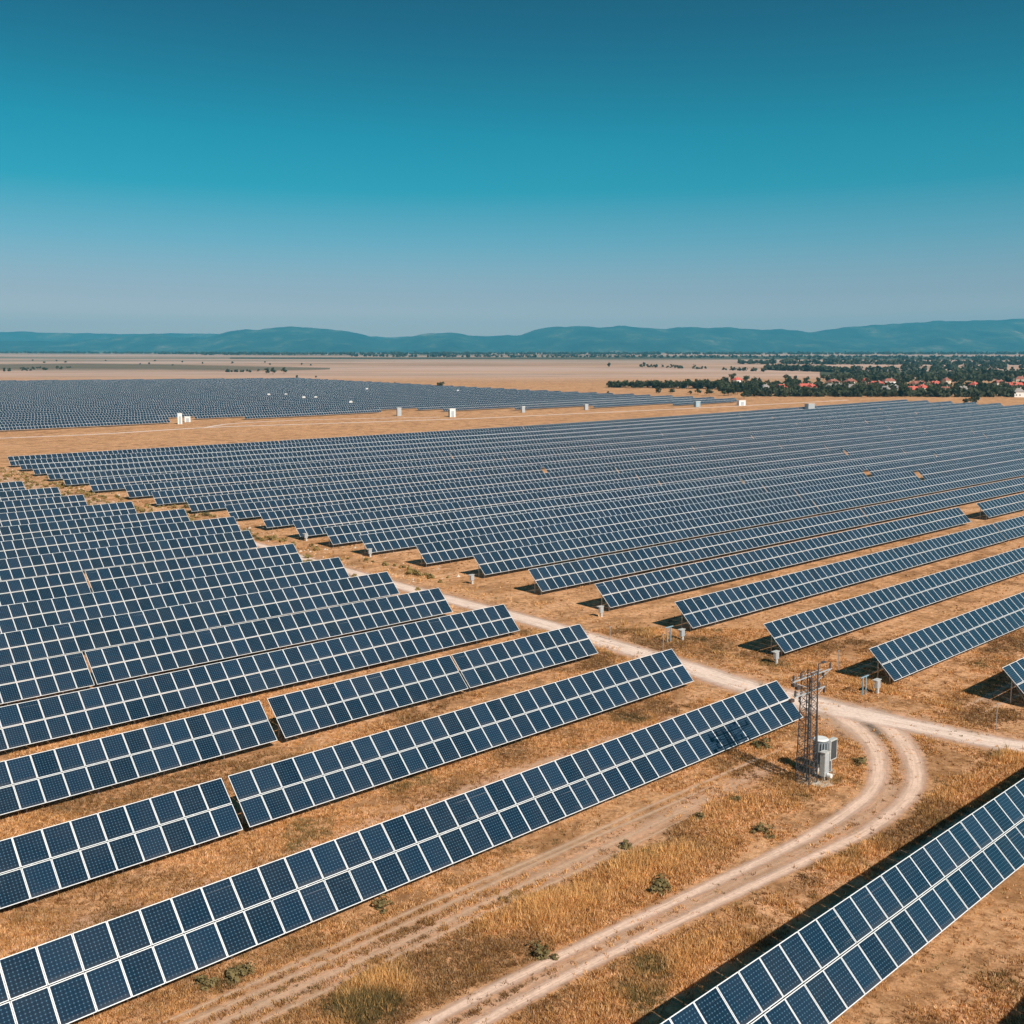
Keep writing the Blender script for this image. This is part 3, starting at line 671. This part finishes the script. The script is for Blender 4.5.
# dry grass: blades as thin triangles, one object
def grass(n_try, region, dens_pow, seed, name, hmin, hmax, wid):
    r = np.random.default_rng(seed)
    x0, x1, y0, y1 = region
    y = r.uniform(y0, y1, n_try); x = r.uniform(x0, x1, n_try)
    keep = np.abs(x) < (y * .53 + 6)
    dist = np.hypot(x, y); keep &= r.random(n_try) < np.minimum(1, (48 / dist) ** dens_pow)
    q = (x * NX + y * NY) / S; s = (x * DX + y * DY) / S
    dens = fbm(s / 10, q / 3.2, 4, 11); clump = fbm(x / 1.6, y / 1.6, 3, 5)
    tall = np.exp(-((q - 23.2) / 1.3) ** 2) * (s < 33) + .5 * np.exp(-((q - 18.1) / .9) ** 2) * (s < 60) + .35 * np.exp(-((q - 24.0) / 2) ** 2) * (s > 33) * (s < 46) + .45 * (s > 49) * (s < 57.5) * (np.abs(s - 53.2) > 1.9) * (q < 120)
    keep &= r.random(n_try) < np.clip((dens - .45) * 4.0 + (clump - .5) * 1.6 + .25 + tall * .9, .07, 1)
    tall = tall * np.clip((fbm(x / 3.6 + 9, y / 3.6, 3, 77) - .38) * 4.5, .05, 1.4)
    x, y, tall, dens, clump = x[keep], y[keep], tall[keep], dens[keep], clump[keep]
    gi = np.clip(((x + 200) / .25).astype(int), 0, 1599); gj = np.clip((y / .25).astype(int), 0, 1599)
    k2 = ~ROADMASK[gi, gj] | (r.random(len(x)) < .03)
    x, y, tall, dens, clump = x[k2], y[k2], tall[k2], dens[k2], clump[k2]
    N = len(x); B = 7
    ang = r.uniform(0, 2 * np.pi, (N, B)); rad = r.uniform(0, .16, (N, B))
    bx = x[:, None] + np.cos(ang) * rad; by = y[:, None] + np.sin(ang) * rad
    h = (r.uniform(hmin, hmax, (N, 1)) * (.50 + 1.25 * tall[:, None] + .5 * (clump[:, None] - .4))) * r.uniform(.6, 1.15, (N, B)); h = np.clip(h, .06, .85)
    dist = np.hypot(x, y)[:, None]; wd = wid * (1 + dist / 90) * r.uniform(.6, 1.3, (N, B))
    fa = r.uniform(0, np.pi, (N, B)); la = ang + r.normal(0, .6, (N, B)); ln = h * r.uniform(.15, .7, (N, B))
    bz = terr(by / S) * S - .02
    p0 = np.stack([bx - np.cos(fa) * wd, by - np.sin(fa) * wd, bz], -1); p1 = np.stack([bx + np.cos(fa) * wd, by + np.sin(fa) * wd, bz], -1)
    p2 = np.stack([bx + np.cos(la) * ln, by + np.sin(la) * ln, bz + h], -1)
    V = np.stack([p0, p1, p2], 2).reshape(-1, 3)
    gold = np.array([.70, .365, .125]); straw = np.array([.90, .56, .29]); rust = np.array([.38, .165, .055]); green = np.array([.25, .175, .065])
    t1 = r.random((N, 1)); gsel = fbm(x / 3.5 + 50, y / 3.5, 3, 31); g_ = np.clip((gsel - .655) * 7, 0, 1)[:, None] * (r.random((N, 1)) < .75)
    c = np.where(t1 < .45, gold, np.where(t1 < .75, straw, rust)); c = c * (1 - g_) + green * g_
    dk = np.clip((fbm(x / 7 + 3, y / 7, 4, 55) - .48) * 6, 0, 1)[:, None] * (1 - .7 * np.clip(tall, 0, 1)[:, None]); c = c * (1 - .5 * dk)
    tl = np.clip(tall, 0, 1)[:, None]; c = c * (1 - .55 * tl) + np.array([.95, .56, .20]) * .55 * tl * (1 - g_) + c * .55 * tl * g_
    c = c[:, None, :] * r.uniform(.65, 1.2, (N, B, 1)); c = np.repeat(c[:, :, None, :], 3, 2).reshape(-1, 3)
    c = np.concatenate([c, np.ones((len(c), 1))], 1)
    F_ = np.arange(len(V)).reshape(-1, 3)
    o = link(name, np_mesh(name, V, F_, [M_GRASS], color=c)); print(name, N)
    return o
tag(grass(800000, (-40, 62, 28, 120), .8, 3, 'dry_grass', .14, .40, .018), 'golden dry grass tufts between the nearest solar rows and along the track', 'grass', kind='stuff')
tag(grass(150000, (-150, 110, 100, 330), .8, 4, 'dry_grass', .2, .5, .02), 'sparse dry grass on the strips between the solar rows farther back', 'grass', kind='stuff')

# low shrubs and weeds
def leaf_cloud(n_, rx, ry, rz, size, r, zc=None, lump=.35):
    """leaf faces spread over several lumps of a crown"""
    zc = rz if zc is None else zc
    L = max(5, int(n_ / 28)); cen = r.normal(0, .42, (L, 3)); cen /= np.maximum(1, np.linalg.norm(cen, axis=1) / .8)[:, None]
    cr_ = r.uniform(.28, .5, L)
    k = r.integers(0, L, n_); dv = r.normal(0, 1, (n_, 3)); dv /= np.linalg.norm(dv, axis=1)[:, None]
    p = cen[k] + dv * (cr_[k] * r.uniform(.55, 1.08, n_) )[:, None]
    p[:, 2] = np.maximum(p[:, 2], -.92)
    p = p * np.array([rx, ry, rz]) + np.array([0, 0, zc])
    a = r.normal(0, 1, (n_, 3)); a /= np.linalg.norm(a, axis=1)[:, None]; b = np.cross(a, dv + r.normal(0, .5, (n_, 3))); b /= np.maximum(1e-6, np.linalg.norm(b, axis=1))[:, None]
    a = np.cross(b, dv); a /= np.maximum(1e-6, np.linalg.norm(a, axis=1))[:, None]
    s_ = size * r.uniform(.6, 1.4, n_)[:, None]
    V = np.stack([p - a * s_ - b * s_ * .7, p + a * s_ - b * s_ * .7, p + a * s_ + b * s_ * .7, p - a * s_ + b * s_ * .7], 1).reshape(-1, 3)
    return V
def cloud_mesh(name, V, mats): return np_mesh(name, V, np.arange(len(V)).reshape(-1, 4), mats)
M_WEED = leaf_material('weed_leaves', (.15, .125, .05), (.27, .20, .085), 1.5)
shv = [cloud_mesh('weed_shrub', leaf_cloud(240, 1, 1, .62, .085, np.random.default_rng(40 + i), .45), [M_WEED]) for i in range(3)]
SHRUB = [(763, 747, 1.0, 'green-tinged shrub right of the power pole inside the track bend'), (858, 764, .8, 'small green shrub at the inner edge of the bend'),
         (662, 887, .9, 'low grey-green shrub beside the upper wheel rut'), (655, 893, .7, 'small olive weed clump left of the upper wheel rut'), (545, 955, .8, 'dull weed clump in the tall grass near the bottom'),
         (650, 857, .7, 'dry grey weed on the grass bank above the wheel ruts'), (626, 847, .6, 'tiny grey weed clump above the wheel ruts'), (762, 833, .75, 'round dark green shrub left of the curved ruts'), (770, 838, .4, 'little dark shrub at the curved ruts'),
         (700, 818, .6, 'greyish weed clump below the end of the nearest left row'), (735, 800, .55, 'brown-green weed left of the pole base'), (240, 977, .9, 'dark weed patch under the nearest left row'), (205, 985, .7, 'small weed under the left part of the nearest row'),
         (384, 908, .7, 'weed clump below the middle of the nearest left row'), (218, 524, 1.2, 'olive bush in the dirt lane between the two blocks'), (232, 530, 1.5, 'wide olive bush in the lane beside the left row ends'),
         (205, 516, 1.2, 'small bush at the back of the lane'), (246, 533, 1.3, 'yellow-green bush at the lane edge'), (186, 508, 1.3, 'far bush where the lane narrows'), (259, 540, 1.0, 'bush nearest the road in the lane')]
for i, (px, py, s_, lab) in enumerate(SHRUB):
    x, y, z = ground_at(px, py); o = link('weed_shrub', shv[i % 3]); o.location = (x, y, z - .05); o.scale = (s_, s_, s_ * .8); o.rotation_euler = (0, 0, i * 1.3)
    tag(o, lab, 'shrub', 'low shrubs on the dry ground')

rs = np.random.default_rng(90); out = []
for i in range(420):
    q = rs.uniform(68, 205); s = 57.6 - 4.6 + rs.uniform(-2.2, 5.5) + (q > 120) * 3
    if 53.2 < s < 57 and q < 118 and rs.random() < .85: continue
    c_ = P(q, s); z_ = rs.uniform(.3, .95)
    out.append(leaf_cloud(70, z_, z_, z_ * .55, .13, rs, z_ * .3) + np.array(c_))
tag(link('lane_scrub', cloud_mesh('lane_scrub', np.concatenate(out), [leaf_material('scrub_leaves', (.20, .155, .05), (.40, .28, .10), .5)])), 'low olive scrub scattered over the dirt lane between the two blocks', 'scrub', kind='stuff')
m = MB()
for i in range(900):
    q = rs.uniform(70, 215); s = rs.uniform(50.5, 62) ; c_ = P(q, s); r_ = rs.uniform(.06, .28) * (1 if i % 9 else 2)
    M_ = Matrix.Translation(c_) @ Matrix.Rotation(rs.uniform(0, 6), 4, 'Z') @ Matrix.Rotation(rs.uniform(-.4, .4), 4, 'X')
    k_ = rs.uniform(.6, 1, 6) * r_
    m.add([M_ @ Vector(v) for v in ((k_[0], 0, 0), (0, k_[1], 0), (-k_[2], 0, 0), (0, -k_[3], 0), (0, 0, k_[4] * .7), (0, 0, -k_[5] * .3))], [(0, 1, 4), (1, 2, 4), (2, 3, 4), (3, 0, 4), (1, 0, 5), (2, 1, 5), (3, 2, 5), (0, 3, 5)])
tag(m.build('rubble', plain('pale_stone', (.62, .52, .42), .95, 0, .25, 2)), 'pale stones strewn along the dirt lane between the two blocks', 'rubble', kind='stuff')

# ------------------------------------------------------------------ trees, village
def tree_proto(seed, h, w_):
    r = np.random.default_rng(seed)
    crown = cloud_mesh('crown', leaf_cloud(420, w_ / 2, w_ / 2, h * .42, .42, r, h * .56), [M_LEAF])
    m = MB(); m.tube((0, 0, -.3), (0, 0, h * .35), .22, .15, 7); 
    for k in range(4):
        a = k * 1.6 + seed; m.tube((0, 0, h * .3), (math.cos(a) * w_ * .22, math.sin(a) * w_ * .22, h * .62), .11, .05, 5)
    return crown, m.mesh('trunk', [M_BARK])
TP = [tree_proto(60 + i, 8.5, [7.5, 8.5, 6.5, 9.5, 5.0][i]) for i in range(5)]
def tree(px, py, sc_, lab, group, name='leafy_tree', sq=1.0):
    x, y, z = ground_at(px, py); k = random.randrange(5)
    root = empty(name, (x, y, z), random.uniform(0, 6.28)); root.scale = (sc_, sc_, sc_ * sq); tag(root, lab, 'tree' if 'bush' not in name else 'bush', group)
    link('crown', TP[k][0], root); link('trunk', TP[k][1], root)
HOUSES = [(737, 384, 9, 'red', 'w', 1), (782, 390, 9, 'red', 'w', 0), (805, 389, 13, 'red', 'c', 1), (811.5, 391, 6, 'red', 'w', 0), (833, 384, 11, 'rust', 'c', 1), (850, 385, 11, 'rust', 'c', 1), (865, 386, 9, 'red', 'c', 0), (876, 388, 13, 'red', 'c', 1), (889, 386, 11, 'rust', 'w', 1),
          (904, 380, 9, 'red', 'c', 0), (918, 387, 20, 'rust', 'c', 1), (912, 394, 8, 'red', 'c', 0), (922, 393, 9, 'red', 'c', 1), (935, 388, 7, 'red', 'w', 0), (946, 384, 7, 'rust', 'c', 1), (962.5, 394, 7, 'grey', 'w', 0), (974, 389, 7, 'red', 'w', 1), (999, 386, 12, 'rust', 'c', 1),
          (1015, 389, 11, 'red', 'c', 0), (1018, 396, 7, 'grey', 'w', 1), (884.6, 394, 7, 'grey', 'b', 1), (853, 392, 7, 'grey', 'w', 0), (835, 390, 16, 'grey', 'c', 1), (894, 392, 6, 'grey', 'w', 0), (1010, 380, 10, 'rust', 'c', 1), (765, 393, 7, 'grey', 'w', 1), (945, 393, 6, 'rust', 'c', 0), (1020, 383, 9, 'rust', 'c', 1)]
M_ROOF = {'red': plain('red_roof_tiles', (.56, .11, .075), .8, 0, .25, .8), 'rust': plain('rust_roof_tiles', (.32, .115, .08), .85, 0, .25, .8), 'grey': plain('grey_roof_tiles', (.30, .26, .24), .8, 0, .2, .8)}
M_WALL = {'w': plain('white_render', (.78, .76, .72), .9, 0, .06), 'c': plain('cream_render', (.58, .48, .38), .9, 0, .1), 'b': plain('pale_blue_render', (.50, .62, .68), .9, 0, .06)}
M_WIN = plain('window_glass', (.05, .06, .07), .2)
hx = sorted(HOUSES); wn_ = {'w': 'white', 'c': 'cream', 'b': 'pale blue'}
for i, (px, py, wd, rc, wc, hip) in enumerate(hx):
    x, y, z = ground_at(px, py + random.uniform(-1.2, 1.2)); rz_ = random.uniform(-.7, .7)
    r = empty('village_house', (x, y, z), rz_); dp = 7.0; hh = 3.2 if wd > 12 else random.choice([3.2, 4.2]); wd = wd * 1.12
    size = 'long' if wd > 14 else 'small' if wd < 8.5 else 'mid-sized'
    tag(r, f'{size} {wn_[wc]} house with {"red" if rc == "red" else "rust-red" if rc == "rust" else "grey"} roof, {(["first"] + ORD[1:])[i]} from the left in the village', 'house', 'village houses among the trees')
    m = MB(); m.box(-wd / 2, wd / 2, -dp / 2, dp / 2, -1, hh); m.build('wall', M_WALL[wc], r)
    m = MB(); o = .5; rh = 3.0; k = dp * .35 if hip else 0.01
    vs = [(-wd / 2 - o, -dp / 2 - o, hh), (wd / 2 + o, -dp / 2 - o, hh), (wd / 2 + o, dp / 2 + o, hh), (-wd / 2 - o, dp / 2 + o, hh), (-wd / 2 + k, 0, hh + rh), (wd / 2 - k, 0, hh + rh)]
    vs += [(a, b, c + .18) for a, b, c in vs[:4]]
    m.add(vs, [(0, 1, 7, 6), (1, 2, 8, 7), (2, 3, 9, 8), (3, 0, 6, 9), (6, 7, 5, 4), (8, 9, 4, 5), (7, 8, 5), (9, 6, 4), (3, 2, 1, 0)])
    rf = m.build('roof', M_ROOF[rc], r)
    m = MB(); m.box(wd * .2, wd * .2 + .7, .6, 1.3, hh + 1.2, hh + rh + .8); m.build('chimney', M_WALL['c'], rf)
    for xx in np.arange(-wd / 2 + 1.4, wd / 2 - 1, 2.8):
        for zz in ([1.1] ):
            m = MB(); m.box(xx - .5, xx + .5, -dp / 2 - .04, -dp / 2 - .004, zz, zz + 1.0); m.build('window', M_WIN, r)
rt = random.Random(5)
GT1 = 'trees of the belt left of the village'; GT2 = 'trees standing among the village houses'; GT3 = 'lone bushes in the stubble before the tree belt'
px = 609.0
while px < 722:
    g_ = (px - 609) / 113
    tree(px, 387.6 + rt.uniform(-.5, .5) + g_ * 1.2, .85 + .3 * g_ + rt.uniform(-.1, .15), 'dark green tree in the low belt running left from the village', GT1, sq=.85); px += rt.uniform(1.9, 3.0)
for i in range(200):
    px = rt.uniform(716, 1040); t = rt.random(); py = 380 + 17.5 * t
    lim = 397
    if py > lim: py = lim - rt.uniform(0, 3)
    if any(abs(px - hxp) < hw * .75 and -.5 < py - hyp < 3.6 for hxp, hyp, hw, *_ in HOUSES): continue
    tree(px, py, rt.uniform(.65, 1.1), 'dark green leafy tree growing among the village houses', GT2)
for px, py, s_, lab in [(658, 394, .8, 'lone dark bush at the left before the tree belt'), (672, 394, .65, 'small dark bush right of the lone left one'), (690, 394.5, .45, 'tiny bush before the middle of the belt'), (698, 395, .8, 'rounded bush in the stubble before the belt'), (709, 396, .85, 'dark bush beside the rounded one before the belt'),
                        (724, 396, 1.1, 'large dark tree in front of the belt end'), (731, 396, .95, 'broad tree beside the large one at the belt end'), (744, 399, .9, 'brown-green bush near the white hut'), (608, 394, .35, 'tiny bush above the right tip of the blue field'),
                        (441, 388.5, .9, 'lone dark tree behind the far field in the middle'), (395, 385, .4, 'tiny bush behind the far field left of the lone tree'), (267, 374, 1.25, 'left tree of the small group behind the far field'), (273, 374.5, 1.35, 'middle tree of the small group behind the far field'), (284, 374, 1.3, 'right tree of the small group behind the far field'),
                        (297, 378.5, .6, 'low bush right below the small group of trees'), (316, 378, .4, 'tiny bush right of the small group of trees'), (609, 367.5, 1.3, 'lone tree on the tan slope above the belt'), (644, 366.5, 1.2, 'lone tree higher on the tan slope'), (973, 405.5, .9, 'dark tree at the back edge of the right block'), (965, 406, .7, 'bush left of the dark tree at the back edge')]:
    tree(px, py, s_, lab, GT3, 'lone_bush' if s_ < .9 else 'lone_tree', .9)

# distant woods, one object: leafy clumps in bands
def wood(name, bands, seed, lab, size=3.2, per=16):
    r = np.random.default_rng(seed); out = []
    for (xa, ya, xb, yb_, n_, jit, hh) in bands:
        for i in range(n_):
            t = r.random(); px = xa + (xb - xa) * t; py = ya + (yb_ - ya) * t + r.uniform(-jit, jit)
            x, y, z = ground_at(px, py); sz = r.uniform(.7, 1.3)
            V = leaf_cloud(per, hh * .62 * sz, hh * .62 * sz, hh * .5 * sz, size * hh / 12, r, hh * .45 * sz)
            out.append(V + np.array([x, y, z]))
    V = np.concatenate(out); o = link(name, cloud_mesh(name, V, [M_WOOD])); tag(o, lab, 'woodland', kind='stuff')
wood('village_grove', [(740, 390, 1060, 391, 420, 3.5, 6), (745, 396, 1060, 396.6, 330, .8, 6), (830, 380, 1060, 379, 260, 3.0, 9), (720, 389, 760, 391, 40, 2, 8), (609, 387, 722, 388.6, 90, .5, 5), (955, 400, 985, 403, 0, 1, 6)], 9, 'dense dark undergrowth and garden trees filling the village', 2.4)
wood('woodland', [(738, 363.6, 1060, 365.0, 330, .6, 10), (765, 369.5, 835, 372, 160, .6, 9), (640, 366.8, 765, 371.6, 40, .3, 6), (835, 371, 1060, 375, 170, 2.2, 8), (900, 368.5, 1060, 369.0, 60, 1.0, 9), (970, 360.5, 1060, 360.5, 40, .5, 10)], 10, 'dark bands of woodland behind the village', 3.0)
wood('woodland', [(-60, 353.0, 150, 353.6, 240, .10, 12), (150, 353.8, 300, 355.0, 200, .3, 12), (200, 354.8, 1100, 354.2, 1100, .35, 13), (480, 356.8, 1100, 358.4, 420, .7, 9), (225, 371.8, 262, 372.2, 14, .35, 4), (0, 370.5, 70, 368.5, 26, 1.2, 4), (30, 362.5, 330, 364, 16, 2.5, 4.5), (350, 356.6, 480, 357.2, 50, .3, 12), (760, 360, 1060, 361, 60, .5, 9)], 11, 'thin dark tree lines across the plain at the foot of the hills', 3.6)
M_SCRUB = track_material('scrub_field', (.060, .080, .045), soft=.35, top=.9)
M_SCRUB2 = track_material('dull_field', (.17, .15, .095), soft=.6, top=.7)
def far_strip(name, pts, mat, z=.5):
    vs = []; uv = []
    for i, (px, y0, y1) in enumerate(pts):
        a = ground_at(px, y0); b_ = ground_at(px, y1)
        for k in range(5):
            f_ = k / 4; x_ = a[0] + (b_[0] - a[0]) * f_; yy = a[1] + (b_[1] - a[1]) * f_
            vs.append((x_, yy, tz(x_, yy) + z)); uv.append((i * .5, f_))
    F_ = np.array([(i * 5 + k, i * 5 + k + 1, i * 5 + k + 6, i * 5 + k + 5) for i in range(len(pts) - 1) for k in range(4)])
    uv = np.array(uv); tag(link(name, np_mesh(name, np.array(vs), F_, [mat], uv=uv[F_].reshape(-1, 2))), kind='structure')
far_strip('scrub_field', [(-80, 373.5, 362.5), (0, 373.5, 363), (80, 373.5, 362), (160, 373, 363), (230, 373.5, 364.5), (290, 372, 366), (330, 370, 367.5)], M_SCRUB2)
far_strip('scrub_field', [(230, 359.5, 357), (400, 360, 357.2), (560, 359.5, 357), (700, 359.5, 356), (900, 361, 356), (1080, 361, 356)], M_SCRUB)
far_strip('scrub_field', [(820, 377, 371), (900, 378, 370.5), (1000, 378, 370), (1100, 378, 370)], M_SCRUB)

# ------------------------------------------------------------------ air
hb = MB(); hb.box(-16000, 16000, -900, 18500, -60, 1230)
hm = bpy.data.materials.new('haze_air'); hm.use_nodes = True; t_ = hm.node_tree; t_.nodes.clear()
ho = t_.nodes.new('ShaderNodeOutputMaterial'); pv = t_.nodes.new('ShaderNodeVolumePrincipled')
pv.inputs['Color'].default_value = (.14, .70, 1.0, 1); pv.inputs['Density'].default_value = 7.0e-5; pv.inputs['Anisotropy'].default_value = 0.0
t_.links.new(pv.outputs[0], ho.inputs['Volume'])
hz_ = hb.build('haze', hm); tag(hz_, kind='stuff')
print('objects', len(bpy.data.objects))
